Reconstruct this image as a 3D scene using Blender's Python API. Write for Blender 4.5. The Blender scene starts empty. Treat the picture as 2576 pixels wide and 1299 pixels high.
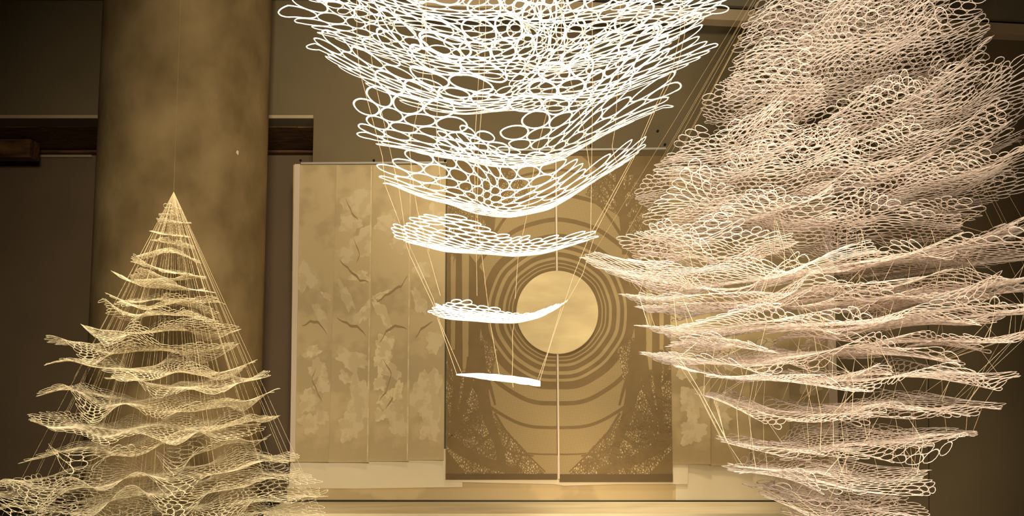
import bpy, bmesh, math, random
import numpy as np
from mathutils import Vector

sc = bpy.context.scene
COL = sc.collection

# ------------------------------------------------------------------ camera
F = 2090.0                       # focal length in pixels of the 2576x1299 frame
PITCH = math.radians(5.0)
EYE = 1.6
CX = 1288.0
CY = 925.0 - F * math.tan(PITCH)  # principal row; the horizon lies at row 925
cam_d = bpy.data.cameras.new('camera')
cam = bpy.data.objects.new('camera', cam_d)
COL.objects.link(cam)
cam.location = (0, 0, EYE)
cam.rotation_euler = (math.radians(90) + PITCH, 0, 0)
cam_d.sensor_fit = 'HORIZONTAL'
cam_d.sensor_width = 36
cam_d.lens = 36 * F / 2576
cam_d.shift_y = (CY - 649.5) / 2576
cam_d.clip_end = 60
sc.camera = cam
SP, CP = math.sin(PITCH), math.cos(PITCH)


def at(px, py, Y):
    """the point seen at pixel (px, py) of the photograph on the vertical plane y = Y"""
    dx = (px - CX) / F
    dy = (CY - py) / F
    t = Y / (CP - dy * SP)
    return Vector((dx * t, Y, EYE + t * (SP + dy * CP)))


# ------------------------------------------------------------------ world, lights, exposure
w = bpy.data.worlds.new('world')
sc.world = w
w.use_nodes = True
w.node_tree.nodes['Background'].inputs[0].default_value = (1.0, 0.86, 0.66, 1)
w.node_tree.nodes['Background'].inputs[1].default_value = 0.006
sc.view_settings.view_transform = 'Standard'
sc.view_settings.look = 'None'
sc.view_settings.exposure = 1.9
sc.view_settings.gamma = 1.0
sc.view_settings.use_curve_mapping = False

WARM = (1.0, 0.90, 0.72)
ROSE = (1.0, 0.84, 0.66)
CREAM = (1.0, 0.93, 0.80)


def spot(name, loc, target, power, angle, blend=0.6, color=WARM, radius=0.08):
    d = bpy.data.lights.new(name, 'SPOT')
    d.energy = power
    d.color = color
    d.spot_size = math.radians(angle)
    d.spot_blend = blend
    d.shadow_soft_size = radius
    o = bpy.data.objects.new(name, d)
    COL.objects.link(o)
    o.location = loc
    o.rotation_euler = (Vector(target) - Vector(loc)).to_track_quat('-Z', 'Y').to_euler()
    return o


def area(name, loc, target, power, size, color=WARM, size_y=None):
    d = bpy.data.lights.new(name, 'AREA')
    d.energy = power
    d.color = color
    d.size = size
    if size_y:
        d.shape = 'RECTANGLE'
        d.size_y = size_y
    o = bpy.data.objects.new(name, d)
    COL.objects.link(o)
    o.location = loc
    o.rotation_euler = (Vector(target) - Vector(loc)).to_track_quat('-Z', 'Y').to_euler()
    return o


# ceiling spots on the scrolls, plinth and three hangings, with added unseen fills among them
spot('room_fill', (0.4, -1.6, 3.2), (-0.5, 9.0, 1.4), 860, 70, 1.0, WARM, 0.5)  # unseen fill added behind the camera for spill and falloff across the wall
spot('scroll_spotlight', (0.2, 5.6, 5.3), (0.2, 8.95, 1.3), 75, 70, 1.0, WARM, 0.25)
spot('plinth_spotlight', (1.5, 7.2, 5.3), (1.55, 8.95, 0.1), 170, 38, 1.0, WARM, 0.2)
spot('centre_underside_fill', (-0.6, 0.6, 0.3), (-0.05, 3.0, 2.3), 300, 60, 0.7, CREAM, 0.1)  # fill added low in front to brighten the undersides of the nets
spot('centre_spotlight', (-1.2, 0.8, 5.2), (0, 3.0, 2.3), 380, 46, 0.7, CREAM, 0.1)
spot('right_underside_fill', (1.9, 2.3, 0.2), (1.9, 5.0, 2.4), 80, 80, 0.7, ROSE, 0.1)  # added fill from below, lifts the undersides of the right nets
spot('right_spotlight', (1.2, 2.2, 5.3), (1.9, 5.0, 1.7), 85, 60, 0.7, ROSE, 0.1)
spot('right_front_fill', (1.6, -1.0, 2.4), (2.1, 5.0, 1.15), 300, 44, 0.9, ROSE, 0.15)  # extra front fill added for the lower right nets, no fixture there
spot('left_spotlight', (-1.6, 2.9, 5.3), (-2.3, 5.6, 0.9), 520, 40, 0.7, WARM, 0.1)

# ------------------------------------------------------------------ materials


def lin(c):
    return tuple(((v / 255) / 12.92 if v / 255 <= 0.04045 else ((v / 255 + 0.055) / 1.055) ** 2.4) for v in c) + (1,)


def material(name, rgb, rough=0.8, var=0.0, scale=3.0, rgb2=None, coord='Object', stretch=(1, 1, 1), bump=0.0, bscale=60, spec=0.2, detail=5.0, lo=0.35, hi=0.65):
    m = bpy.data.materials.new(name)
    m.use_nodes = True
    nt = m.node_tree
    b = nt.nodes['Principled BSDF']
    b.inputs['Roughness'].default_value = rough
    b.inputs['Specular IOR Level'].default_value = spec
    c1 = lin(rgb)
    b.inputs['Base Color'].default_value = c1
    tc = nt.nodes.new('ShaderNodeTexCoord')
    mp = nt.nodes.new('ShaderNodeMapping')
    mp.inputs['Scale'].default_value = stretch
    nt.links.new(tc.outputs[coord], mp.inputs[0])
    if var or rgb2:
        n = nt.nodes.new('ShaderNodeTexNoise')
        n.inputs['Scale'].default_value = scale
        n.inputs['Detail'].default_value = detail
        nt.links.new(mp.outputs[0], n.inputs['Vector'])
        r = nt.nodes.new('ShaderNodeValToRGB')
        r.color_ramp.elements[0].position = lo
        r.color_ramp.elements[1].position = hi
        c2 = lin(rgb2) if rgb2 else tuple(min(1, v * (1 + var)) for v in c1[:3]) + (1,)
        r.color_ramp.elements[0].color = c1 if rgb2 else tuple(v * (1 - var) for v in c1[:3]) + (1,)
        r.color_ramp.elements[1].color = c2
        nt.links.new(n.outputs['Fac'], r.inputs[0])
        nt.links.new(r.outputs[0], b.inputs['Base Color'])
    if bump:
        n2 = nt.nodes.new('ShaderNodeTexNoise')
        n2.inputs['Scale'].default_value = bscale
        n2.inputs['Detail'].default_value = 4
        nt.links.new(mp.outputs[0], n2.inputs['Vector'])
        bp = nt.nodes.new('ShaderNodeBump')
        bp.inputs['Strength'].default_value = bump
        bp.inputs['Distance'].default_value = 0.01
        nt.links.new(n2.outputs['Fac'], bp.inputs['Height'])
        nt.links.new(bp.outputs[0], b.inputs['Normal'])
    return m


def paper(name, rgb, trans=0.35):
    m = material(name, rgb, 0.7, spec=0.1)
    nt = m.node_tree
    b = nt.nodes['Principled BSDF']
    t = nt.nodes.new('ShaderNodeBsdfTranslucent')
    t.inputs[0].default_value = lin(rgb)
    mx = nt.nodes.new('ShaderNodeMixShader')
    mx.inputs[0].default_value = trans
    out = nt.nodes['Material Output']
    nt.links.new(b.outputs[0], mx.inputs[1])
    nt.links.new(t.outputs[0], mx.inputs[2])
    nt.links.new(mx.outputs[0], out.inputs[0])
    return m


def weave(name, rgb_a, rgb_b, scale):
    """fine diagonal mesh weave"""
    m = material(name, rgb_a, 0.85)
    nt = m.node_tree
    b = nt.nodes['Principled BSDF']
    tc = nt.nodes['Texture Coordinate']
    c = nt.nodes.new('ShaderNodeTexChecker')
    c.inputs['Scale'].default_value = scale
    c.inputs['Color1'].default_value = lin(rgb_a)
    c.inputs['Color2'].default_value = lin(rgb_b)
    mp = nt.nodes['Mapping']
    mp.inputs['Rotation'].default_value = (0, math.radians(38), 0)
    nt.links.new(mp.outputs[0], c.inputs['Vector'])
    nt.links.new(c.outputs[0], b.inputs['Base Color'])
    return m


def twigs(name, dark, light, scale):
    """tangle of fine twigs with light gaps"""
    m = material(name, dark, 0.85)
    nt = m.node_tree
    b = nt.nodes['Principled BSDF']
    mp = nt.nodes['Mapping']
    mp.inputs['Scale'].default_value = (1.0, 1.0, 0.55)
    v = nt.nodes.new('ShaderNodeTexVoronoi')
    v.feature = 'DISTANCE_TO_EDGE'
    v.inputs['Scale'].default_value = scale
    nt.links.new(mp.outputs[0], v.inputs['Vector'])
    n = nt.nodes.new('ShaderNodeTexNoise')
    n.inputs['Scale'].default_value = 5
    nt.links.new(mp.outputs[0], n.inputs['Vector'])
    mul = nt.nodes.new('ShaderNodeMath')
    mul.operation = 'MULTIPLY'
    nt.links.new(v.outputs['Distance'], mul.inputs[0])
    nt.links.new(n.outputs['Fac'], mul.inputs[1])
    r = nt.nodes.new('ShaderNodeValToRGB')
    r.color_ramp.elements[0].position = 0.05
    r.color_ramp.elements[1].position = 0.2
    r.color_ramp.elements[0].color = lin(dark)
    r.color_ramp.elements[1].color = lin(light)
    nt.links.new(mul.outputs[0], r.inputs[0])
    nt.links.new(r.outputs[0], b.inputs['Base Color'])
    return m


M = {}
M['wall'] = material('wall_paint', (112, 96, 67), 0.9, 0.06, 1.2, bump=0.15, bscale=90)
M['wall_dark'] = material('lower_wall_paint', (118, 96, 70), 0.9, 0.06, 1.2, bump=0.15, bscale=90)
M['ceiling'] = material('ceiling_concrete', (120, 108, 82), 0.9, 0.12, 1.5, bump=0.2)
M['floor'] = material('floor_concrete', (84, 78, 66), 0.7, 0.12, 1.5, bump=0.1)
M['concrete'] = material('column_concrete', (108, 87, 52), 0.85, scale=2.2, rgb2=(152, 127, 84), detail=10, bump=0.35, bscale=18, stretch=(1, 1, 0.8), lo=0.3, hi=0.7)
M['plaster'] = material('plaster_scar', (215, 200, 165), 0.9)
M['wood'] = material('soffit_wood', (120, 82, 46), 0.6, scale=4.0, rgb2=(62, 40, 22), stretch=(1, 6, 3), bump=0.1, bscale=20)
M['trim'] = material('trim_paint', (176, 152, 116), 0.8, 0.05, 2.0)
M['plinth'] = material('plinth_paint', (206, 184, 138), 0.7, scale=2.6, rgb2=(226, 206, 160), stretch=(0.6, 3, 1))
M['dark'] = material('dark_metal_and_gap_shade', (26, 22, 16), 0.5, spec=0.4)
M['white_sheet'] = material('white_paper', (214, 196, 158), 0.85, 0.03, 2.0, bump=0.2, bscale=3)
M['edge'] = material('pale_edge', (208, 186, 154), 0.85)
M['rail'] = material('rail_aluminium', (172, 160, 136), 0.45, spec=0.5)
M['moon'] = material('moon_gold', (204, 178, 128), 0.7, scale=3.0, rgb2=(218, 194, 140), stretch=(1, 1, 3))
M['bdark'] = material('umber_print', (122, 99, 62), 0.85, 0.05, 8)
M['bband'] = material('bottom_band_print', (100, 81, 52), 0.85, 0.04, 8)
M['blight'] = material('pale_ring_print', (160, 136, 92), 0.85, 0.04, 8)
M['bmesh'] = weave('mesh_print', (146, 122, 80), (162, 138, 93), 90)
M['twig'] = twigs('twig_print', (122, 99, 62), (200, 174, 124), 62)
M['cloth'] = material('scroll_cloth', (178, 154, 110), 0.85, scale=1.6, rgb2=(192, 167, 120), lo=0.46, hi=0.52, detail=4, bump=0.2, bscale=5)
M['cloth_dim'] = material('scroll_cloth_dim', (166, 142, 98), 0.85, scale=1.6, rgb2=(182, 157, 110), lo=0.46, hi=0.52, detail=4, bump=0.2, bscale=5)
M['leaf_pale'] = material('leaf_print_pale', (194, 170, 125), 0.85, scale=7, rgb2=(204, 181, 136), lo=0.47, hi=0.53)
M['leaf_and_highlight'] = material('leaf_print_and_edge_highlight', (214, 191, 142), 0.85, scale=9, rgb2=(200, 176, 128), lo=0.47, hi=0.53)
M['leaf_dark'] = material('stem_print', (152, 127, 85), 0.85, 0.04, 8)
M['net_centre'] = paper('white_cut_paper', (246, 242, 234), 0.35)
M['net_right'] = paper('rose_white_cut_paper', (240, 226, 212), 0.45)
M['net_left'] = paper('ivory_cut_paper', (240, 226, 190), 0.35)
M['thread_dim'] = material('thread_linen', (150, 128, 90), 0.8)
M['thread_pale'] = material('thread_pale_cotton', (236, 214, 176), 0.7)
M['thread_left'] = material('thread_ecru', (176, 154, 116), 0.8)
M['gap'] = material('board_gap', (66, 55, 38), 0.9)
M['thread'] = material('thread_cotton', (150, 126, 96), 0.7)

# ------------------------------------------------------------------ object helpers


def mesh_obj(name, verts, faces, mats, parent=None, fmats=None, smooth=False):
    me = bpy.data.meshes.new(name)
    off = parent_loc(parent)
    me.from_pydata([tuple(Vector(v) - off) for v in verts], [], faces)
    if not isinstance(mats, (list, tuple)):
        mats = [mats]
    for m in mats:
        me.materials.append(m)
    if fmats is not None:
        me.polygons.foreach_set('material_index', fmats)
    if smooth:
        me.polygons.foreach_set('use_smooth', [True] * len(me.polygons))
    me.update()
    o = bpy.data.objects.new(name, me)
    COL.objects.link(o)
    o.parent = parent
    return o


def parent_loc(p):
    v = Vector((0, 0, 0))
    while p is not None:
        v = v + Vector(p.location)
        p = p.parent
    return v


def empty(name, loc):
    o = bpy.data.objects.new(name, None)
    o.empty_display_size = 0.1
    COL.objects.link(o)
    o.location = loc
    return o


def tag(o, label, cat, group=None):
    o['label'] = label
    o['category'] = cat
    if group:
        o['group'] = group
    return o


def structure(o, label=None):
    o['kind'] = 'structure'
    return o


def box_geo(x0, x1, y0, y1, z0, z1):
    v = [(x0, y0, z0), (x1, y0, z0), (x1, y1, z0), (x0, y1, z0), (x0, y0, z1), (x1, y0, z1), (x1, y1, z1), (x0, y1, z1)]
    f = [(0, 3, 2, 1), (4, 5, 6, 7), (0, 1, 5, 4), (1, 2, 6, 5), (2, 3, 7, 6), (3, 0, 4, 7)]
    return v, f


def box(name, x0, x1, y0, y1, z0, z1, mat, parent=None):
    v, f = box_geo(x0, x1, y0, y1, z0, z1)
    return mesh_obj(name, v, f, mat, parent)


class Geo:
    """collects polygons with material slots"""

    def __init__(self):
        self.v, self.f, self.m = [], [], []

    def add(self, verts, faces, mi=0):
        b = len(self.v)
        self.v += [tuple(v) for v in verts]
        self.f += [tuple(i + b for i in f) for f in faces]
        self.m += [mi] * len(faces)

    def prism(self, pts, Y, thick, mi=0):
        """a polygon in photograph pixels standing on the plane y = Y, with thickness behind"""
        front = [at(x, y, Y) for x, y in pts]
        # face the room
        area2 = sum(front[i].x * front[(i + 1) % len(front)].z - front[(i + 1) % len(front)].x * front[i].z for i in range(len(front)))
        if area2 < 0:
            front.reverse()
        back = [p + Vector((0, thick, 0)) for p in front]
        n = len(front)
        self.add(front + back, [tuple(range(n)), tuple(range(2 * n - 1, n - 1, -1))] + [(i, i + n, (i + 1) % n + n, (i + 1) % n) for i in range(n)], mi)

    def ribbon(self, pts, widths, Y, mi=0, clamp=lambda x, y: (x, y)):
        """a tapering brush stroke in pixels"""
        L, R = [], []
        n = len(pts)
        for i in range(n):
            a = pts[max(0, i - 1)]
            b = pts[min(n - 1, i + 1)]
            dx, dy = b[0] - a[0], b[1] - a[1]
            l = math.hypot(dx, dy) or 1
            nx, ny = -dy / l, dx / l
            h = widths[i] / 2
            L.append(at(*clamp(pts[i][0] + nx * h, pts[i][1] + ny * h), Y))
            R.append(at(*clamp(pts[i][0] - nx * h, pts[i][1] - ny * h), Y))
        self.add(L + R, [(i, i + 1, n + i + 1, n + i) for i in range(n - 1)], mi)

    def build(self, name, mats, parent=None):
        return mesh_obj(name, self.v, self.f, mats, parent, self.m)


# ------------------------------------------------------------------ the room
YW = 9.0            # main wall
YB = 10.4           # wall at the back of the niche on the left
ZC = 5.7
XL, XR = -7.5, 7.5
x_n = at(788, 350, YW).x
z_l = at(400, 299, YW).z
structure(box('wall_back', x_n, XR, YW, YW + 0.3, 0, ZC, M['wall']))
structure(box('wall_upper', XL, x_n, YW, YW + 0.3, z_l, ZC, M['wall']))
structure(box('wall_niche', XL, x_n + 1.0, YB, YB + 0.3, 0, ZC, M['wall_dark']))
structure(box('wall_left', XL - 0.3, XL, -3.0, YB + 0.3, 0, ZC, M['wall_dark']))
structure(box('wall_right', XR, XR + 0.3, -3.0, YB + 0.3, 0, ZC, M['wall']))
structure(box('wall_rear', XL, XR, -3.3, -3.0, 0, ZC, M['wall_dark']))
structure(box('floor', XL - 0.3, XR + 0.3, -3.3, YB + 0.3, -0.2, 0, M['floor']))
structure(box('ceiling', XL - 0.3, XR + 0.3, -3.3, YB + 0.3, ZC, ZC + 0.2, M['ceiling']))

# wooden soffit of the niche: planks running back, a cross beam and a fascia lip
g = Geo()
random.seed(3)
xx = XL
i = 0
while xx < x_n - 0.01:
    x2 = min(x_n, xx + 0.42)
    zz = z_l - 0.002 - random.uniform(0, 0.012)
    v, f = box_geo(xx + 0.004, x2 - 0.004, YW + 0.302, YB - 0.002, zz, zz + 0.04)
    g.add(v, f)
    xx = x2
    i += 1
structure(g.build('trim_1', [M['wood']]))
xa = at(0, 350, YW).x
v, f = box_geo(XL + 0.002, at(95, 350, 9.9).x, 9.75, 9.95, z_l - 0.24, z_l - 0.02)
g = Geo()
g.add(v, f)
v, f = box_geo(XL + 0.002, x_n - 0.01, YB - 0.14, YB - 0.002, z_l - 0.05, z_l - 0.02)
g.add(v, f)
structure(g.build('trim_2', [M['wood']]))
structure(box('trim_3', XL + 0.002, x_n, YW - 0.025, YW - 0.001, z_l, z_l + 0.035, M['trim']))
zs = at(100, 392, YB).z
structure(box('trim_4', XL + 0.002, at(235, 392, YB).x, YB - 0.05, YB - 0.001, zs - 0.03, zs, M['trim']))

# bulkhead beam along the top right, slightly askew to the wall
pA, pB = at(1040, 9, 8.06), at(2545, 88, 8.8)
zb = (pA.z + pB.z) / 2
pB = pB + (pB - pA) * 0.12
def skew_box(name, a, b, dy0, dy1, z0, z1, mat):
    v = [(a.x, a.y + dy0, z0), (b.x, b.y + dy0, z0), (b.x, b.y + dy1, z0), (a.x, a.y + dy1, z0),
         (a.x, a.y + dy0, z1), (b.x, b.y + dy0, z1), (b.x, b.y + dy1, z1), (a.x, a.y + dy1, z1)]
    f = [(0, 3, 2, 1), (4, 5, 6, 7), (0, 1, 5, 4), (1, 2, 6, 5), (2, 3, 7, 6), (3, 0, 4, 7)]
    return structure(mesh_obj(name, v, f, mat))
skew_box('trim_5', pA, pB, 0, 0.16, zb, zb + 0.12, M['trim'])
skew_box('beam_shade_strip', pA, pB, 0.06, 0.14, zb + 0.12, zb + 0.16, M['dark'])  # dark strip in the recess, shade of the gap put into its colour
skew_box('trim_7', pA, pB, 0, 0.16, zb + 0.16, ZC, M['ceiling'])

# joint lines between the boards of the right-hand wall
g = Geo()
g.prism([(2333.5, 700), (2335.5, 700), (2338.5, 1299), (2336.5, 1299)], YW - 0.004, 0.003)
structure(g.build('trim_8', [M['gap']]))

# low plinth along the wall
zp = at(1400, 1262, YW).z
x0p, x1p = at(716, 1262, YW).x, at(2030, 1270, YW).x
yp = 8.25
pl = empty('display_plinth', ((x0p + x1p) / 2, yp + 0.3, 0))
box('top_board', x0p, x1p, yp, YW - 0.035, zp - 0.03, zp, M['plinth'], pl)
e = box('base', x0p + 0.03, x1p - 0.03, yp + 0.05, YW - 0.04, 0.0, zp - 0.03, M['floor'], pl)
e['label'] = 'dark recessed base'
tag(pl, 'low cream plinth with streaked pale top along the foot of the wall', 'plinth')
structure(box('plinth_shade_strip', x0p, x1p, YW - 0.030, YW - 0.018, 0.0, zp + 0.014, M['dark']))  # thin dark strip standing for the shadow line between wall and plinth

# concrete column
def column():
    a0 = math.atan((222 - CX) / F)
    a1 = math.atan((662 - CX) / F)
    mid, half = (a0 + a1) / 2, (a1 - a0) / 2
    Yc = 8.0
    dist = Yc / math.cos(mid)
    r = dist * math.sin(half)
    cx = Yc * math.tan(mid)
    n = 96
    zsn = 24
    V, Fc = [], []
    for k in range(zsn + 1):
        z = ZC * k / zsn
        for i in range(n):
            a = 2 * math.pi * i / n
            V.append((cx + r * math.cos(a), Yc + r * math.sin(a), z))
    for k in range(zsn):
        for i in range(n):
            j = (i + 1) % n
            Fc.append((k * n + i, k * n + j, (k + 1) * n + j, (k + 1) * n + i))
    Fc.append(tuple(range(n - 1, -1, -1)))
    Fc.append(tuple(range(zsn * n, zsn * n + n)))
    o = mesh_obj('column', V, Fc, M['concrete'], None, smooth=True)
    structure(o)
    # chip of bare plaster on its face
    d = at(598, 384, 1.0) - Vector((0, 0, EYE))
    qa, qb, qc = d.x ** 2 + d.y ** 2, -2 * (d.x * cx + d.y * Yc), cx * cx + Yc * Yc - r * r
    t = (-qb - math.sqrt(max(0, qb * qb - 4 * qa * qc))) / (2 * qa)
    p = Vector((0, 0, EYE)) + d * t
    ang = math.atan2(p.y - Yc, p.x - cx)
    V, nn = [], 9
    for k, rad in ((0, 1.0), (1, 0.55)):
        for i in range(nn):
            t = 2 * math.pi * i / nn
            da = 0.013 * math.cos(t) * rad * (1.3 if i % 3 else 0.8) / r
            dz = 0.022 * math.sin(t) * rad * (1.2 if i % 2 else 0.8)
            rr = r + (0.0 if k == 0 else 0.006)
            V.append((cx + rr * math.cos(ang + da), Yc + rr * math.sin(ang + da), p.z + dz))
    Fc = [(i, (i + 1) % nn, nn + (i + 1) % nn, nn + i) for i in range(nn)] + [tuple(range(nn, 2 * nn))]
    c = mesh_obj('plaster_chip', V, Fc, M['plaster'], o)
column()

# ------------------------------------------------------------------ paper and cloth on the wall


def sheet(name, corners, Y, mat, label, cat, group=None, curl=0.0, thick=0.003, nseg=14, edge=None, extra=None):
    """a hanging sheet between four pixel corners (tl, tr, br, bl), bowed out by `curl` metres across its width"""
    tl, tr, br, bl = corners
    root = empty(name, at((bl[0] + br[0]) / 2, (bl[1] + br[1]) / 2, Y))
    rows = 10
    V, Fc = [], []
    for s in (0, 1):
        for r in range(rows + 1):
            t = r / rows
            for c in range(nseg + 1):
                u = c / nseg
                x = (tl[0] * (1 - u) + tr[0] * u) * (1 - t) + (bl[0] * (1 - u) + br[0] * u) * t
                y = (tl[1] * (1 - u) + tr[1] * u) * (1 - t) + (bl[1] * (1 - u) + br[1] * u) * t
                p = at(x, y, Y)
                dy = -curl * (u ** 3) * (0.35 + 0.65 * t)
                V.append((p.x, p.y + dy + s * thick, p.z))
    n1 = (rows + 1) * (nseg + 1)
    for r in range(rows):
        for c in range(nseg):
            a = r * (nseg + 1) + c
            b = a + nseg + 1
            Fc.append((a, b, b + 1, a + 1))
            Fc.append((n1 + a, n1 + a + 1, n1 + b + 1, n1 + b))
    rim = [c for c in range(nseg + 1)] + [r * (nseg + 1) + nseg for r in range(1, rows + 1)]
    rim += [rows * (nseg + 1) + c for c in range(nseg - 1, -1, -1)] + [r * (nseg + 1) for r in range(rows - 1, 0, -1)]
    for i in range(len(rim)):
        a, b = rim[i], rim[(i + 1) % len(rim)]
        Fc.append((a, b, n1 + b, n1 + a))
    mesh_obj('sheet', V, Fc, mat, root, smooth=False)
    tag(root, label, cat, group)
    return root


def flat_sheet(name, poly, Y, mat, label, cat, thick=0.003):
    g = Geo()
    g.prism(poly, Y, thick)
    o = g.build(name, [mat])
    tag(o, label, cat)
    return o


# white backing papers and a tan strip
flat_sheet('backing_paper', [(733, 1130), (1162, 1130), (1163, 1226), (900, 1230), (726, 1229)], 8.975, M['white_sheet'],
           'white backing paper showing beneath the leaf scrolls left of the moon', 'paper')
flat_sheet('backing_paper', [(1112, 1145), (1732, 1150), (1730, 1219), (1560, 1219), (1418, 1223), (1395, 1219), (1118, 1213)], 8.965, M['white_sheet'],
           'white backing paper showing below the moon tapestries', 'paper')
flat_sheet('backing_paper', [(1700, 1130), (2105, 1130), (2108, 1266), (1700, 1262)], 8.984, M['white_sheet'],
           'broad pale backing paper beneath the right-hand scrolls, reaching the plinth', 'paper')
flat_sheet('backing_paper', [(722, 1222), (1705, 1205), (1705, 1260), (722, 1258)], 8.988, M['cloth'],  # strip added with the brightness of the lit wall put into its colour
           'tan strip low on the wall above the plinth, lit wall tone in its colour', 'paper')


def blob(cx, cy, rx, ry, seed, rough=0.22, n=46, rot=0.0):
    rnd = random.Random(seed)
    ph = [rnd.uniform(0, 6.28) for _ in range(6)]
    out = []
    for i in range(n):
        a = 2 * math.pi * i / n
        r = 1 + rough * (0.6 * math.sin(3 * a + ph[0]) + 0.5 * math.sin(5 * a + ph[1]) + 0.35 * math.sin(9 * a + ph[2])) + rnd.uniform(-0.35, 0.35) * rough
        x, y = rx * r * math.cos(a), ry * r * math.sin(a)
        out.append((cx + x * math.cos(rot) - y * math.sin(rot), cy + x * math.sin(rot) + y * math.cos(rot)))
    return out


def clip(pts, x0, x1, y0, y1):
    return [(min(max(x, x0), x1), min(max(y, y0), y1)) for x, y in pts]


# the leaf print of the left scrolls, mirrored about the seam at x = 937 and again about the outer seams
def scroll_surface(tl, tr, br, bl, Y, curl):
    def f(x, y, lift=0.0):
        t = (y - tl[1]) / (bl[1] - tl[1])
        lo = tl[0] * (1 - t) + bl[0] * t
        hi = tr[0] * (1 - t) + br[0] * t
        x = min(max(x, lo + 2), hi - 2)
        u = (x - lo) / (hi - lo)
        p = at(x, y, Y)
        return Vector((p.x, p.y - curl * u ** 3 * (0.35 + 0.65 * t) - lift, p.z))
    return f


def decal(g, f, pts, mi, lift):
    """print a patch on the bowed cloth"""
    n = len(pts)
    cx = sum(p[0] for p in pts) / n
    cy = sum(p[1] for p in pts) / n
    V = [f(cx, cy, lift)]
    rings = 5
    for q in range(1, rings + 1):
        k = q / rings
        V += [f(cx + (x - cx) * k, cy + (y - cy) * k, lift) for x, y in pts]
    Fc = [(0, 1 + (i + 1) % n, 1 + i) for i in range(n)]
    for q in range(rings - 1):
        for i in range(n):
            j = (i + 1) % n
            Fc.append((1 + q * n + i, 1 + q * n + j, 1 + (q + 1) * n + j, 1 + (q + 1) * n + i))
    g.add(V, Fc, mi)


leaf_l = [  # (cx, cy, rx, ry, rot, mat) drawn on the second scroll
    (905, 510, 42, 34, -0.5, 0), (880, 560, 26, 26, 0.3, 0), (915, 610, 30, 44, 0.5, 0), (872, 640, 22, 20, 0.2, 0),
    (905, 697, 26, 15, 0.1, 1), (925, 775, 12, 46, 0.5, 1), (900, 800, 20, 10, -0.9, 0), (870, 745, 12, 40, -0.4, 0),
    (885, 905, 42, 24, 0.4, 0), (905, 1010, 30, 62, 0.0, 0), (880, 1075, 28, 36, 0.1, 0), (868, 950, 20, 12, 0.9, 0)]
leaf_3 = [
    (968, 865, 24, 22, -0.4, 1), (962, 905, 22, 30, 0.3, 1), (985, 935, 26, 16, 0.5, 0), (955, 965, 16, 20, 0.0, 1), (1000, 985, 14, 26, 0.3, 1),
    (968, 1005, 14, 22, 0.5, 1), (990, 1040, 26, 30, 0.0, 0), (955, 1045, 14, 16, 0, 1), (1005, 1075, 24, 22, 0.6, 0), (962, 790, 12, 44, -0.5, 1),
    (975, 560, 26, 30, 0.4, 0), (1005, 615, 20, 22, 0.2, 0), (960, 742, 26, 7, -0.4, 1)]
leaf_1 = [(785, 885, 22, 14, -0.4, 1), (800, 930, 24, 24, 0.2, 0), (812, 970, 20, 20, 0, 0), (775, 1010, 22, 30, 0.2, 0), (812, 1050, 18, 18, 0, 0),
          (780, 1065, 26, 26, 0.2, 0), (822, 745, 14, 7, 0.6, 1), (808, 800, 12, 40, -0.35, 0), (770, 700, 30, 34, 0.3, 0)]
leaf_4 = [(1062, 680, 22, 20, 0.1, 0), (1075, 1000, 38, 70, 0.0, 0), (1080, 1080, 24, 30, 0.1, 0), (1055, 760, 14, 34, -0.4, 0), (1090, 560, 26, 40, 0.3, 0), (1095, 860, 22, 30, 0.4, 0)]
stems = {1: [[(760, 820), (785, 808), (805, 815), (828, 850)], [(795, 925), (785, 955), (800, 990), (815, 1020)]],
         2: [[(870, 500), (885, 535), (905, 560)], [(855, 655), (880, 680), (905, 705), (932, 712)], [(848, 800), (880, 818), (905, 826), (925, 852)], [(890, 600), (905, 640), (895, 670)]],
         3: [[(948, 760), (975, 740), (1010, 720), (1030, 690)], [(955, 862), (975, 830), (1000, 820), (1030, 832)], [(965, 905), (985, 940), (972, 985), (950, 1015)], [(990, 960), (988, 1000), (965, 1040)]],
         4: [[(1045, 850), (1062, 825), (1095, 808)], [(1070, 480), (1090, 455), (1110, 440)]]}
scroll_x = [(738, 847, 730, 828), (845, 939, 825, 929), (937, 1037, 926, 1029), (1034, 1122, 1026, 1117)]
scroll_words = ['outermost leaf scroll with the pale left edge, nearest the column',
                'second leaf scroll from the column, with large jagged pale leaves',
                'third leaf scroll from the column, with the brightest curled leaves',
                'dim leaf scroll tucked against the left moon tapestry']
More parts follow.
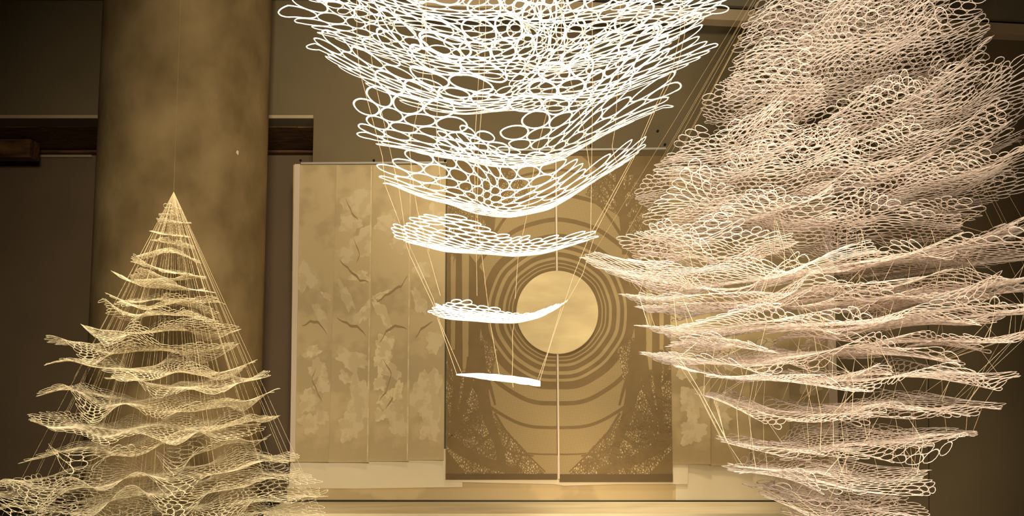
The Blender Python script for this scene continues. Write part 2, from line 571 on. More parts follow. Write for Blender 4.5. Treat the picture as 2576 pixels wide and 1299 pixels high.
for k, (a, b, c, d) in enumerate(scroll_x):
    yb = [1163, 1164, 1161, 1158][k]
    Y = 8.95 - 0.006 * (3 - k)
    root = sheet('leaf_scroll', [(a, 415), (b, 415), (d, yb), (c, yb)], Y, M['cloth'], scroll_words[k], 'scroll', 'leaf scrolls left of the moon', curl=0.025)
    g = Geo()
    f = scroll_surface((a, 415), (b, 415), (d, yb), (c, yb), Y, 0.025)
    for j, (cx, cy, rx, ry, rot, mi) in enumerate([leaf_1, leaf_l, leaf_3, leaf_4][k]):
        decal(g, f, blob(cx, cy, rx, ry, k * 50 + j, 0.26, 54, rot), mi, 0.0006 + 0.0001 * j)
    for q, st in enumerate(stems[k + 1]):
        pts = []
        for i in range(len(st) - 1):
            for t_ in range(5):
                u = t_ / 5
                pts.append((st[i][0] * (1 - u) + st[i + 1][0] * u, st[i][1] * (1 - u) + st[i + 1][1] * u + 2 * math.sin(t_ + i)))
        wd = [2 + 5 * math.sin(math.pi * i / (len(pts) - 1)) for i in range(len(pts))]
        n = len(pts)
        L = [f(p[0], p[1] - w_ / 2, 0.0022 + 0.0001 * q) for p, w_ in zip(pts, wd)]
        R = [f(p[0], p[1] + w_ / 2, 0.0022 + 0.0001 * q) for p, w_ in zip(pts, wd)]
        g.add(L + R, [(i, n + i, n + i + 1, i + 1) for i in range(n - 1)], 2)
    if k in (1, 2):  # pale line painted along the seam edge as its highlight
        ys = [418 + (yb - 421) * q / 14 for q in range(15)]
        xe = [b + (d - b) * (y - 415) / (yb - 415) for y in ys]
        L = [f(x - 5.5, y, 0.0024) for x, y in zip(xe, ys)]
        R = [f(x - 2.2, y, 0.0024) for x, y in zip(xe, ys)]
        g.add(L + R, [(i, i + 1, 15 + i + 1, 15 + i) for i in range(14)], 1)
    g.build('leaf_print', [M['leaf_pale'], M['leaf_and_highlight'], M['leaf_dark']], root)
    if k == 0:
        g = Geo()
        g.prism([(741, 413), (755, 413), (742, 1163), (729, 1163)], Y - 0.012, 0.01)
        e = g.build('edge_strip', [M['edge']], root)
        e['label'] = 'pale cream edge strip'

# right-hand scrolls behind the big net
rs = [(1682, 1786, 1690, 1786, 1168), (1784, 1880, 1785, 1886, 1172), (1878, 1980, 1884, 1985, 1172), (1978, 2082, 1984, 2094, 1174)]
rwords = ['leaf scroll beside the right moon tapestry, pale ragged leaf low on it', 'scroll second from the right moon tapestry, behind the big net',
          'scroll third from the right moon tapestry, behind the big net', 'outermost scroll behind the big net, with a pale right edge']
rleaf = [[(1745, 1010, 34, 40, 0.3, 0), (1742, 1085, 30, 34, 0.4, 1), (1730, 930, 26, 30, 0.2, 0)], [(1815, 1055, 26, 18, 0.6, 0), (1825, 890, 26, 40, 0.2, 0), (1820, 1010, 20, 26, 0.4, 0)],
         [(1930, 900, 30, 50, 0.2, 0), (1920, 700, 24, 40, 0.1, 0)], [(2020, 740, 26, 50, 0.1, 0), (2040, 960, 24, 40, 0.1, 0)]]
for k, (a, b, c, d, yb) in enumerate(rs):
    Y = 8.95 - 0.006 * k
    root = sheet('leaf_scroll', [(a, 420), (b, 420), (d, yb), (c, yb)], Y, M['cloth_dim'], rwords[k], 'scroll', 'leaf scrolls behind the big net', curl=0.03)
    g = Geo()
    f = scroll_surface((a, 420), (b, 420), (d, yb), (c, yb), Y, 0.03)
    for j, (cx, cy, rx, ry, rot, mi) in enumerate(rleaf[k]):
        decal(g, f, blob(cx, cy, rx, ry, 300 + k * 50 + j, 0.26, 54, rot), mi, 0.0006 + 0.0001 * j)
    g.build('leaf_print', [M['leaf_pale'], M['leaf_pale']], root)
    if k == 3:
        g = Geo()
        g.prism([(2070, 420), (2090, 420), (2112, 1174), (2090, 1174)], Y - 0.035, 0.01)
        e = g.build('edge_strip', [M['edge']], root)
        e['label'] = 'pale cream edge strip'

# ---- the two moon tapestries
MX, MY = 1402, 786
YT = 8.93


def moon_tapestry(side):
    s = -1 if side == 'left' else 1
    if s < 0:
        outer = lambda y: 1126 - 5 * (y - 378) / 830
        inner = lambda y: 1395.0 + 7 * (y - 378) / 830
    else:
        outer = lambda y: 1680 + 13 * (y - 378) / 835
        inner = lambda y: 1401.0 + 7 * (y - 378) / 830
    y0, y1 = 382, (1206 if s < 0 else 1212)
    root = empty('moon_tapestry', at((outer(y1) + inner(y1)) / 2, y1, YT))
    tag(root, 'left half of the moon and trees tapestry, beside the leaf scrolls' if s < 0 else 'right half of the moon and trees tapestry, next to the big net', 'tapestry', 'moon tapestries')
    g = Geo()
    g.prism([(outer(y0), y0), (inner(y0), y0), (inner(y1), y1), (outer(y1), y1)], YT, 0.006, 0)
    g.build('cloth_panel', [M['bmesh']], root)

    def keep(x, y):
        lo, hi = (outer(y), inner(y)) if s < 0 else (inner(y), outer(y))
        return min(max(x, lo + 0.5), hi - 0.5), min(max(y, y0), y1)

    g = Geo()
    lay = [0, 0, 0]

    def strip(r0, r1, mi, a0=0.0, a1=math.pi, sx=1.0, n=60, lift=0.0004):
        # half ring on this panel's side, angle measured from the top
        A, B = [], []
        for i in range(n + 1):
            a = a0 + (a1 - a0) * i / n
            wob = 1 + 0.006 * math.sin(7 * a + 1) + 0.004 * math.sin(13 * a + 2)
            for r, L in ((r0, A), (r1, B)):
                x, y = keep(MX + s * r * sx * wob * math.sin(a), MY - r * wob * math.cos(a))
                L.append(at(x, y, YT - lift))
        if s > 0:
            A, B = B, A
        m = len(A)
        g.add(A + B, [(i, i + 1, m + i + 1, m + i) for i in range(m - 1)], mi)

    # alternating rings around the moon
    bands = [(100, 112, 0), (112, 115, 1), (115, 121, 0), (121, 124, 1), (124, 131, 0), (131, 138, 1), (138, 150, 0), (150, 159, 1), (159, 169, 0), (169, 176, 1), (176, 196, 0)]
    for r0, r1, mi in bands:
        strip(r0, r1, mi)
    strip(226, 237, 0)
    strip(289, 299, 0, 0.0, 0.92)
    strip(289, 297, 0, 2.3, math.pi)
    strip(352, 358, 0, 0.0, 0.62)
    strip(359, 363, 0, 2.75, math.pi)

    def poly(pts, mi, lift):
        lay[0] += 1
        lift = 0.0005 + 0.00003 * lay[0]
        fr = []
        for x, y in pts:
            q = keep(MX + s * x, y)
            fr.append(at(q[0], q[1], YT - lift))
        if s < 0:
            fr.reverse()
        g.add(fr, [tuple(range(len(fr)))], mi)

    # twig thickets in the bottom and top corners
    poly([(150, 880), (190, 850), (290, 870), (290, 1194), (30, 1194), (75, 1140), (125, 1085), (160, 1050), (176, 1000)], 2, 0.0025)
    poly([(150, 425), (210, 432), (230, 470), (275, 500), (290, 640), (200, 640), (185, 585), (150, 540), (120, 515), (70, 490), (95, 440)], 2, 0.0025)
    poly([(60, 392), (290, 392), (290, 520), (240, 480), (190, 440), (150, 440), (100, 425)], 3, 0.0022)
    # dark flank and vertical trunk bands at the side
    poly([(182, 690), (222, 640), (224, 800), (228, 900), (178, 930), (196, 860)], 0, 0.003)
    poly([(222, 620), (240, 620), (242, 760), (238, 930), (224, 930)], 1, 0.0031)
    poly([(240, 620), (262, 620), (262, 930), (242, 950), (238, 930)], 0, 0.003)
    poly([(255, 640), (268, 640), (266, 905), (258, 930)], 1, 0.0033)
    poly([(268, 620), (292, 620), (292, 900), (268, 960)], 0, 0.003)
    # bottom dark wedge and band
    poly([(150, 1194), (292, 1100), (292, 1194)], 2, 0.0034)
    poly([(230, 1194), (292, 1130), (292, 1194)], 0, 0.0036)

    rnd = random.Random(11 if s < 0 else 12)

    def branch(x, y, ang, length, width, depth):
        n = 7
        width = max(width, 1.6)
        pts, wd = [], []
        cx, cy, a = x, y, ang
        for i in range(n + 1):
            q = keep(MX + s * cx, cy)
            pts.append(q)
            wd.append(width * (1 - 0.62 * i / n))
            a += rnd.uniform(-0.16, 0.16)
            cx += math.cos(a) * length / n
            cy += math.sin(a) * length / n
        ex, ey = (pts[-1][0] - MX) * s, pts[-1][1]
        if MY < ey and ex < np.interp(ey, [880, 1000, 1050, 1085, 1140, 1194], [180, 172, 158, 125, 75, 30]):
            return
        if ey < MY and ex < np.interp(ey, [400, 440, 490, 515, 540, 585, 640], [95, 90, 75, 115, 145, 180, 195]):
            return
        lay[2] += 1
        g.ribbon(pts, wd, YT - 0.0022 - 0.000003 * lay[2], 0, clamp=keep)
        if depth > 0:
            for k in range(rnd.randint(3, 4)):
                t = rnd.uniform(0.25, 1.0)
                i = min(n, int(t * n))
                bx, by = (pts[i][0] - MX) * s, pts[i][1]
                branch(bx, by, a + rnd.choice((-1, 1)) * rnd.uniform(0.35, 0.85), length * rnd.uniform(0.45, 0.7), wd[i] * 0.6, depth - 1)

    def trunk(pts, w0, w1):
        P, W = [], []
        for i in range(len(pts) - 1):
            for q in range(6):
                u = q / 6
                P.append(keep(MX + s * (pts[i][0] * (1 - u) + pts[i + 1][0] * u), pts[i][1] * (1 - u) + pts[i + 1][1] * u))
        P.append(keep(MX + s * pts[-1][0], pts[-1][1]))
        W = [w0 + (w1 - w0) * i / (len(P) - 1) for i in range(len(P))]
        lay[1] += 1
        g.ribbon(P, W, YT - 0.0012 - 0.00003 * lay[1], 0, clamp=keep)

    # lower tree: trunk comes down from the ring flank and splits
    trunk([(205, 860), (196, 930), (186, 1000), (172, 1060), (150, 1115), (138, 1165)], 40, 16)
    trunk([(214, 900), (224, 960), (236, 1010), (250, 1060)], 26, 10)
    trunk([(256, 880), (252, 960), (258, 1020), (266, 1110)], 22, 12)
    trunk([(290, 930), (262, 970)], 12, 8)
    trunk([(186, 930), (168, 975), (156, 1020)], 12, 5)
    trunk([(100, 1190), (190, 1160), (240, 1135), (290, 1095)], 18, 34)
    trunk([(30, 1188), (80, 1140), (130, 1085), (158, 1040)], 3, 7)
    trunk([(60, 1148), (110, 1140), (150, 1120)], 4, 6)
    for (bx, by, ba, bl, bw, bd) in [(172, 1050, 2.6, 70, 8, 2), (180, 1010, 0.9, 90, 9, 3), (160, 1090, 0.7, 80, 8, 3), (150, 1120, 2.7, 90, 8, 3), (236, 1010, 1.3, 90, 8, 3),
                                     (258, 1030, 2.0, 80, 8, 3), (190, 960, 2.1, 70, 6, 2), (262, 1000, 0.8, 50, 6, 2), (145, 1150, 0.9, 50, 6, 2), (215, 960, 1.9, 80, 7, 3), (120, 1100, 1.4, 70, 4, 3), (90, 1130, 1.4, 50, 4, 3)]:
        branch(bx, by, ba, bl, bw * 1.35, bd)
    # upper tree, crown spreading down and outward from the top corner
    trunk([(176, 640), (172, 590), (164, 530), (158, 470), (150, 400)], 26, 16)
    trunk([(166, 545), (196, 500), (214, 450)], 14, 6)
    trunk([(166, 520), (130, 480), (105, 440)], 10, 4)
    trunk([(176, 640), (215, 600), (260, 560), (290, 545)], 10, 5)
    trunk([(172, 610), (140, 560), (110, 520), (80, 500)], 9, 4)
    for (bx, by, ba, bl, bw, bd) in [(160, 500, -0.9, 90, 8, 3), (170, 560, -0.6, 110, 9, 3), (172, 600, -0.3, 100, 8, 3), (158, 480, -2.2, 80, 7, 3), (164, 540, -2.5, 90, 7, 3), (200, 500, -0.2, 80, 6, 3), (215, 600, 0.3, 70, 6, 3), (185, 630, -0.2, 80, 6, 3)]:
        branch(bx, by, ba, bl, bw * 1.35, bd)
    g.build('tree_print', [M['bdark'], M['blight'], M['twig'], M['bdark']], root)
    # hems
    g = Geo()
    yb0 = 1193 if s < 0 else 1194
    g.prism([(outer(yb0), yb0), (inner(yb0), yb0), (inner(y1 + 1), y1 + 1), (outer(y1 + 1), y1 + 1)], YT - 0.010, 0.008)
    g.build('bottom_hem', [M['bband']], root)
    g = Geo()
    g.prism([(outer(y0), y0), (inner(y0), y0), (inner(392), 392), (outer(392), 392)], YT - 0.008, 0.006)
    g.build('top_hem', [M['bband']], root)
    if s < 0:
        g = Geo()
        g.prism([(1396, 384), (1400.5, 384), (1408, 1206), (1403.5, 1206)], YT - 0.014, 0.008)
        e = g.build('seam_strip', [M['edge']], root)
        e['label'] = 'bright cream strip between the two halves'
    return root


moon_tapestry('left')
moon_tapestry('right')
# the golden moon disc that overlaps both halves
pm = at(MX, MY, YT - 0.024)
rm = at(MX + 103, MY, YT - 0.024).x - pm.x
V, Fc = [], []
n = 128
for q, (rr, dy) in enumerate(((rm, 0.006), (rm, 0.0), (rm * 0.985, -0.003))):
    for i in range(n):
        a = 2 * math.pi * i / n
        V.append((pm.x + rr * math.cos(a), pm.y + dy, pm.z + rr * math.sin(a) * 1.02))
for q in range(2):
    for i in range(n):
        j = (i + 1) % n
        Fc.append((q * n + i, q * n + j, (q + 1) * n + j, (q + 1) * n + i))
Fc.append(tuple(range(2 * n, 3 * n)))
Fc.append(tuple(range(n - 1, -1, -1)))
tag(mesh_obj('moon_disc', V, Fc, M['moon']), 'plain golden full moon disc covering the middle of the tapestry seam', 'disc')

# ---- hanging rails with pins
def rail(x0, x1, ya, yb, label, pins, Y):
    root = empty('hanging_rail', at((x0 + x1) / 2, (ya + yb) / 2, Y))
    tag(root, label, 'rail', 'hanging rails')
    g = Geo()
    g.prism([(x0, ya - 2.5), (x1, yb - 2.5), (x1, yb + 2.5), (x0, ya + 2.5)], Y, 0.012)
    g.build('bar', [M['rail']], root)
    for (px, py) in pins:
        p = at(px, py, Y)
        V, Fc = [], []
        prof = [(0.0, 0.012), (0.006, 0.014), (0.008, -0.006), (0.014, -0.012), (0.013, -0.022), (0.0, -0.026)]
        for r, dy in prof:
            for i in range(10):
                a = 2 * math.pi * i / 10
                V.append((p.x + r * math.cos(a), p.y + dy, p.z + r * math.sin(a)))
        for q in range(len(prof) - 1):
            for i in range(10):
                j = (i + 1) % 10
                Fc.append((q * 10 + i, q * 10 + j, (q + 1) * 10 + j, (q + 1) * 10 + i))
        o = mesh_obj('pin', V, Fc, M['dark'], root, smooth=True)


rail(757, 1124, 411, 408.5, 'thin pale rail holding the leaf scrolls left of the moon', [(757, 405), (941, 405), (1120, 406)], 8.985)
rail(1405, 1676, 377, 373.5, 'thin pale rail above the right half of the moon tapestry', [(1487, 368), (1672, 365)], 8.985)
rail(1130, 1396, 378, 377, 'thin pale rail above the left half of the moon tapestry', [(1140, 372), (1290, 372)], 8.985)
# the lone wall pin and its wire
p = at(1654, 331, 8.99)
V, Fc = [], []
for r, dy in [(0.0, 0.008), (0.006, 0.004), (0.008, -0.006), (0.014, -0.012), (0.013, -0.022), (0.0, -0.026)]:
    for i in range(10):
        a = 2 * math.pi * i / 10
        V.append((p.x + r * math.cos(a), p.y + dy, p.z + r * math.sin(a)))
for q in range(5):
    for i in range(10):
        j = (i + 1) % 10
        Fc.append((q * 10 + i, q * 10 + j, (q + 1) * 10 + j, (q + 1) * 10 + i))
o = mesh_obj('wall_pin', V, Fc, M['dark'], None, smooth=True)
tag(o, 'small dark pin alone on the bare wall above the right tapestry rail', 'pin')


def tube(name, pts, r, mat, parent=None, sides=4):
    """a thin cord along 3-D points"""
    pts = [Vector(p) for p in pts]
    V, Fc = [], []
    n = len(pts)
    for i, p in enumerate(pts):
        d = (pts[min(n - 1, i + 1)] - pts[max(0, i - 1)]).normalized()
        a = d.cross(Vector((0, 1, 0)))
        if a.length < 1e-4:
            a = d.cross(Vector((1, 0, 0)))
        a.normalize()
        b = d.cross(a)
        for k in range(sides):
            t = 2 * math.pi * k / sides
            V.append(p + (a * math.cos(t) + b * math.sin(t)) * r)
    for i in range(n - 1):
        for k in range(sides):
            j = (k + 1) % sides
            Fc.append((i * sides + k, i * sides + j, (i + 1) * sides + j, (i + 1) * sides + k))
    Fc.append(tuple(range(sides - 1, -1, -1)))
    Fc.append(tuple(range((n - 1) * sides, n * sides)))
    return mesh_obj(name, V, Fc, mat, parent)


# ------------------------------------------------------------------ the cut-paper nets
NB = [  # neighbours of cell (i, j) in an offset hex grid: even rows, odd rows
    [(1, 0), (0, 1), (-1, 1), (-1, 0), (-1, -1), (0, -1)],
    [(1, 0), (1, 1), (0, 1), (-1, 0), (0, -1), (1, -1)]]


class Layer:
    def __init__(self, pts, Y0, D, cell=0.07, strip=0.008, thick=0.003, bowl=0.15, slope=0.0, wave=0.04, seed=0, grow=0.3, ratio=1.0, holes=(), p=2.2, q=0.55, rag=0.18, npt=12, drop=0.01, skew=0.0):
        self.__dict__.update(locals())
        P = [at(x, y, Y0) for x, y in pts]
        self.X = np.array([v.x for v in P])
        self.Z = np.array([v.z for v in P])
        xs = np.linspace(self.X[0], self.X[-1], 160)
        zs = np.interp(xs, self.X, self.Z)
        k = np.exp(-0.5 * (np.arange(-12, 13) / 5.0) ** 2)
        k /= k.sum()
        pad = np.concatenate([2 * zs[0] - zs[12:0:-1], zs, 2 * zs[-1] - zs[-2:-14:-1]])
        self.xs, self.zs = xs, np.convolve(pad, k, 'valid')
        self.xm = (self.X[0] + self.X[-1]) / 2
        self.hl = (self.X[-1] - self.X[0]) / 2
        r = np.random.RandomState(seed * 7 + 1)
        self.ph = r.uniform(0, 6.28, 14)
        self.lam = r.uniform(0.75, 1.35, 6)

    def prof(self, s):
        s = np.clip(s, -1, 1)
        e = (1 - np.abs(s) ** self.p) ** self.q
        ph = self.ph
        rag = 1 + self.rag * (np.sin(5.1 * s + ph[0]) + 0.7 * np.sin(11 * s + ph[1]))
        return e * rag * (1 - self.skew * s)

    def z(self, x, v):
        zc = np.interp(x, self.xs, self.zs)
        t = v / self.D
        ph, lam = self.ph, self.lam
        a = self.wave
        L = 0.85
        wv = a * (t * np.sin(2 * np.pi * x / (L * lam[0]) + ph[2]) + 0.6 * t * t * np.sin(2 * np.pi * x / (0.6 * L * lam[1]) + ph[3] + 2 * t)
                  + 0.45 * np.sin(2 * np.pi * (x / (0.42 * L * lam[2]) + v / 0.7) + ph[4]) * np.abs(t))
        return zc + self.slope * v + self.bowl * v * v / self.D + wv

    def point(self, frac, t):
        x = self.X[0] + (self.X[-1] - self.X[0]) * frac
        s = (x - self.xm) / self.hl
        v = t * self.D * float(self.prof(np.array(s)))
        return Vector((x, self.Y0 + v, float(self.z(x, v))))

    def build(self, name, mat, parent):
        a = self.cell
        b = a * 0.866 * self.ratio
        ni = int(self.hl * 1.25 / a) + 2
        nj = int(self.D * 1.35 / b) + 2
        I, J = np.meshgrid(np.arange(-ni, ni + 1), np.arange(-nj, nj + 1), indexing='ij')
        odd = (J % 2) == 1
        r = np.random.RandomState(self.seed + 5)
        cx = a * (I + 0.5 * odd) + r.uniform(-0.2, 0.2, I.shape) * a
        cy = b * J + r.uniform(-0.2, 0.2, I.shape) * b
        # corners of each cell: mean of three neighbouring centres
        H, Wd = I.shape
        ii = slice(1, H - 1)
        jj = slice(1, Wd - 1)
        i0, j0 = np.meshgrid(np.arange(1, H - 1), np.arange(1, Wd - 1), indexing='ij')
        par = odd[ii, jj].astype(int)
        nbx, nby = [], []
        for k in range(6):
            di = np.where(par == 1, NB[1][k][0], NB[0][k][0])
            dj = np.where(par == 1, NB[1][k][1], NB[0][k][1])
            nbx.append(cx[i0 + di, j0 + dj])
            nby.append(cy[i0 + di, j0 + dj])
        px = np.stack([(cx[ii, jj] + nbx[k] + nbx[(k + 1) % 6]) / 3 for k in range(6)], -1).reshape(-1, 6)
        py = np.stack([(cy[ii, jj] + nby[k] + nby[(k + 1) % 6]) / 3 for k in range(6)], -1).reshape(-1, 6)

        ph = self.ph

        def warp(x, y):
            u, w_ = x / self.hl, y / self.D
            g = self.grow
            rr = np.clip(np.sqrt(u * u + w_ * w_), 0, 1.06)
            x2 = x * (1 - g + g * rr)
            y2 = y * (1 - g + g * rr)
            A = 0.55 * a
            k1 = 2 * np.pi / (5.5 * a)
            x2 = x2 + A * np.sin(k1 * 0.8 * y + ph[5]) * 0.8 + A * np.sin(k1 * 0.6 * x + ph[6])
            y2 = y2 + A * np.sin(k1 * 0.7 * x + ph[7]) * 0.7 + A * np.sin(k1 * 0.6 * y + ph[8])
            return x2, y2
        px, py = warp(px, py)
        ccx, ccy = px.mean(1), py.mean(1)
        s = ccx / self.hl
        keep = (np.abs(s) < 1.0) & (np.abs(ccy) < self.D * self.prof(s) + 0.02 * a)
        keep |= (np.abs(s) < 0.985) & (np.abs(ccy) < 0.55 * a)
        keep &= r.uniform(0, 1, keep.shape) > self.drop
        for (hx, hy, rx, ry) in self.holes:  # torn openings, in fractions of the sheet
            keep &= ((s - hx) / rx) ** 2 + ((ccy / self.D - hy) / ry) ** 2 > 1
        px, py = px[keep], py[keep]
        # round the corners
        for it in range(1 if self.npt == 12 else 2):
            qx = np.roll(px, -1, 1)
            qy = np.roll(py, -1, 1)
            c = 0.28
            px = np.stack([px * (1 - c) + qx * c, px * c + qx * (1 - c)], -1).reshape(px.shape[0], -1)
            py = np.stack([py * (1 - c) + qy * c, py * c + qy * (1 - c)], -1).reshape(py.shape[0], -1)
        mx, my = px.mean(1, keepdims=True), py.mean(1, keepdims=True)
        ox, oy = mx + (px - mx) * 1.03, my + (py - my) * 1.03
        d = np.hypot(ox - mx, oy - my)
        size = d.mean(1, keepdims=True)
        wdt = self.strip * np.sqrt(np.clip(size / (0.5 * a), 0.35, 2.2))
        fr = np.clip(wdt / d, 0, 0.6)
        ix, iy = ox + (mx - ox) * fr, oy + (my - oy) * fr
        bx, by = (ox + ix) / 2, (oy + iy) / 2
        X = np.stack([ox, ix, bx], 1) + self.xm      # cells x 3 loops x n
        V = np.stack([oy, iy, by], 1)
        Z = self.z(X, V)
        Z[:, 2, :] -= self.thick
        nc, _, n = X.shape
        co = np.stack([X, V + self.Y0, Z], -1).reshape(-1, 3)
        off = parent_loc(parent)
        co -= np.array(off)[None]
        base = (np.arange(nc) * 3 * n)[:, None]
        k = np.arange(n)[None]
        k2 = (k + 1) % n
        o0, o1 = base + k, base + k2
        n0, n1 = o0 + n, o1 + n
        b0, b1 = o0 + 2 * n, o1 + 2 * n
        quads = np.concatenate([np.stack([o0, o1, n1, n0], -1).reshape(-1, 4), np.stack([n0, n1, b1, b0], -1).reshape(-1, 4), np.stack([b0, b1, o1, o0], -1).reshape(-1, 4)])
        me = bpy.data.meshes.new(name)
        me.vertices.add(len(co))
        me.vertices.foreach_set('co', co.astype(np.float32).ravel())
        me.loops.add(quads.size)
        me.loops.foreach_set('vertex_index', quads.astype(np.int32).ravel())
        me.polygons.add(len(quads))
        me.polygons.foreach_set('loop_start', np.arange(0, quads.size, 4, dtype=np.int32))
        me.polygons.foreach_set('loop_total', np.full(len(quads), 4, dtype=np.int32))
        me.materials.append(mat)
        me.update(calc_edges=True)
        o = bpy.data.objects.new(name, me)
        COL.objects.link(o)
        o.parent = parent
        return o


# ---- middle hanging: widening upward, seen from below
YC = 3.0
Ctop = Vector((0.0, YC, ZC))
centre = empty('net_sculpture', (at(1270, 965, YC).x, YC, at(1270, 965, YC).z))
tag(centre, 'brilliant white hanging of cut paper nets, tapering down to a twisted spindle before the moon', 'sculpture', 'hanging cut paper net sculptures')
CK = dict(npt=24, thick=0.003)
CL = [
    Layer([(1088, 786), (1150, 797), (1230, 806), (1300, 808), (1360, 795), (1405, 772), (1430, 752)], YC, 0.18, cell=0.031, strip=0.0028, rag=0.07, bowl=0.09, slope=-0.09, wave=0.006, seed=21, grow=0.3, p=3.0, q=0.7, skew=0.55, **CK),
    Layer([(990, 592), (1080, 608), (1180, 622), (1290, 636), (1370, 628), (1440, 608), (1503, 591)], YC, 0.29, cell=0.048, strip=0.0036, rag=0.08, bowl=0.09, slope=-0.02, wave=0.008, seed=22, grow=0.3, p=2.6, q=0.7, skew=0.5, **CK),
    Layer([(960, 446), (1060, 482), (1170, 505), (1290, 528), (1390, 510), (1470, 465), (1550, 412), (1620, 366)], YC, 0.44, cell=0.066, strip=0.0050, rag=0.12, bowl=0.17, slope=-0.02, wave=0.012, seed=23, grow=0.5, p=2.6, q=0.7, skew=0.3, **CK),
    Layer([(916, 328), (1030, 352), (1160, 378), (1280, 388), (1400, 374), (1520, 320), (1620, 268), (1692, 238)], YC, 0.62, cell=0.092, strip=0.0070, bowl=0.2, slope=0.0, wave=0.015, seed=24, grow=0.5, skew=0.08, holes=[(-0.2, -0.40, 0.17, 0.24)], p=2.6, q=0.6, **CK),
    Layer([(795, 112), (900, 165), (1020, 212), (1150, 246), (1280, 240), (1420, 226), (1560, 192), (1690, 150), (1798, 112)], YC, 0.50, cell=0.088, strip=0.0062, bowl=0.16, slope=0.0, wave=0.02, seed=25, grow=0.5, holes=[(-0.29, -0.40, 0.26, 0.27)], p=2.4, q=0.6, **CK),
    Layer([(740, 36), (860, 66), (1000, 102), (1150, 128), (1290, 142), (1430, 134), (1580, 102), (1720, 60), (1800, 20)], YC, 0.50, cell=0.085, strip=0.0058, bowl=0.16, slope=0.0, wave=0.022, seed=26, grow=0.5, holes=[(-0.12, -0.5, 0.17, 0.26)], p=2.4, q=0.6, **CK),
    Layer([(770, -30), (900, -8), (1050, 20), (1200, 40), (1380, 54), (1540, 46), (1700, 22), (1850, -18)], YC, 0.46, cell=0.074, strip=0.0052, bowl=0.15, slope=0.0, wave=0.025, seed=27, grow=0.45, p=2.4, q=0.6, **CK),
]
for l in CL:
    l.build('net_layer', M['net_centre'], centre)
# the lowest layer is rolled into a twisted spindle
V, Fc = [], []
a, b = at(1148, 943, YC), at(1359, 966, YC)
nst, ns, m = 9, 60, 6
axis = (b - a)
up = Vector((0, 0, 1))
side = Vector((0, 1, 0))
for k in range(nst):
    base = len(V)
    ph = 2 * math.pi * k / nst
    for i in range(ns + 1):
        t = i / ns
        R = 0.0125 * min(1.0, 0.12 + t * 2.2) * (1.0 if t < 0.9 else 0.75 + 0.25 * (1 - t) / 0.1) * (0.85 + 0.15 * math.sin(9 * t + k))
        tw = ph + 5.0 * t + 0.4 * math.sin(6 * t + 2 * k)
        c = a + axis * t + up * (0.006 * math.sin(3.1 * t)) + up * R * 0.72 * math.sin(tw) + side * R * math.cos(tw)
        rr = 0.0048 * (0.35 + 0.65 * min(1, t * 3))
        for q in range(m):
            th = 2 * math.pi * q / m
            V.append(c + up * rr * math.sin(th) + side * rr * math.cos(th))
    for i in range(ns):
        for q in range(m):
            j = (q + 1) % m
            Fc.append((base + i * m + q, base + i * m + j, base + (i + 1) * m + j, base + (i + 1) * m + q))
    Fc.append(tuple(base + q for q in range(m - 1, -1, -1)))
    Fc.append(tuple(base + ns * m + q for q in range(m)))
sp_ = mesh_obj('net_spindle', V, Fc, M['net_centre'], centre)
sp_['label'] = 'lowest net rolled into a solid white spindle'

cthreads = [
    [(898, 120), (905, 180), (962, 395), (969, 466), (1005, 560), (1030, 640), (1092, 772), (1102, 805), (1150, 945)],
    [(930, 110), (940, 190), (985, 395), (1003, 470), (1022, 600), (1090, 752), (1108, 815), (1165, 947)],
    [(1072, 120), (1058, 240), (1030, 375), (1042, 480), (1050, 530), (1080, 632)],
    [(1052, 545), (1108, 745)],
    [(1062, 80), (1100, 250), (1098, 330), (1104, 410), (1110, 486)],
    [(1206, 60), (1205, 180), (1193, 380), (1196, 520), (1198, 620), (1200, 745)],
    [(1222, 60), (1218, 190), (1203, 385), (1200, 540), (1212, 640), (1232, 806), (1258, 955)],
    [(1398, 60), (1404, 140), (1385, 250), (1350, 380), (1326, 540), (1304, 640), (1296, 752)],
    [(1296, 800), (1289, 840), (1290, 900), (1288, 950), (1291, 975)],
    [(1412, 100), (1435, 200), (1470, 330), (1486, 440)],
    [(1490, 60), (1491, 240), (1488, 430), (1486, 600)],
    [(1560, 100), (1548, 320), (1540, 368), (1545, 392), (1553, 412)],
    [(1712, 80), (1690, 180), (1640, 285), (1600, 378)],
    [(1722, 90), (1703, 175), (1650, 275), (1608, 372)],
    [(1597, 385), (1540, 490), (1484, 592), (1444, 690), (1418, 768)],
    [(1606, 375), (1500, 580), (1466, 690), (1425, 762)],
    [(1418, 770), (1390, 850), (1356, 964)],
    [(1411, 776), (1380, 880), (1350, 962)],
]
for k, t in enumerate(cthreads):
    pts = [at(x, y, YC + (0.02 if k % 2 else -0.02)) for x, y in t]
    if t[0][1] < 125:
        pts = [Vector((pts[0].x * 1.12, pts[0].y, ZC - 0.003))] + pts
    tube('thread', pts, 0.0008, M['thread'], centre)

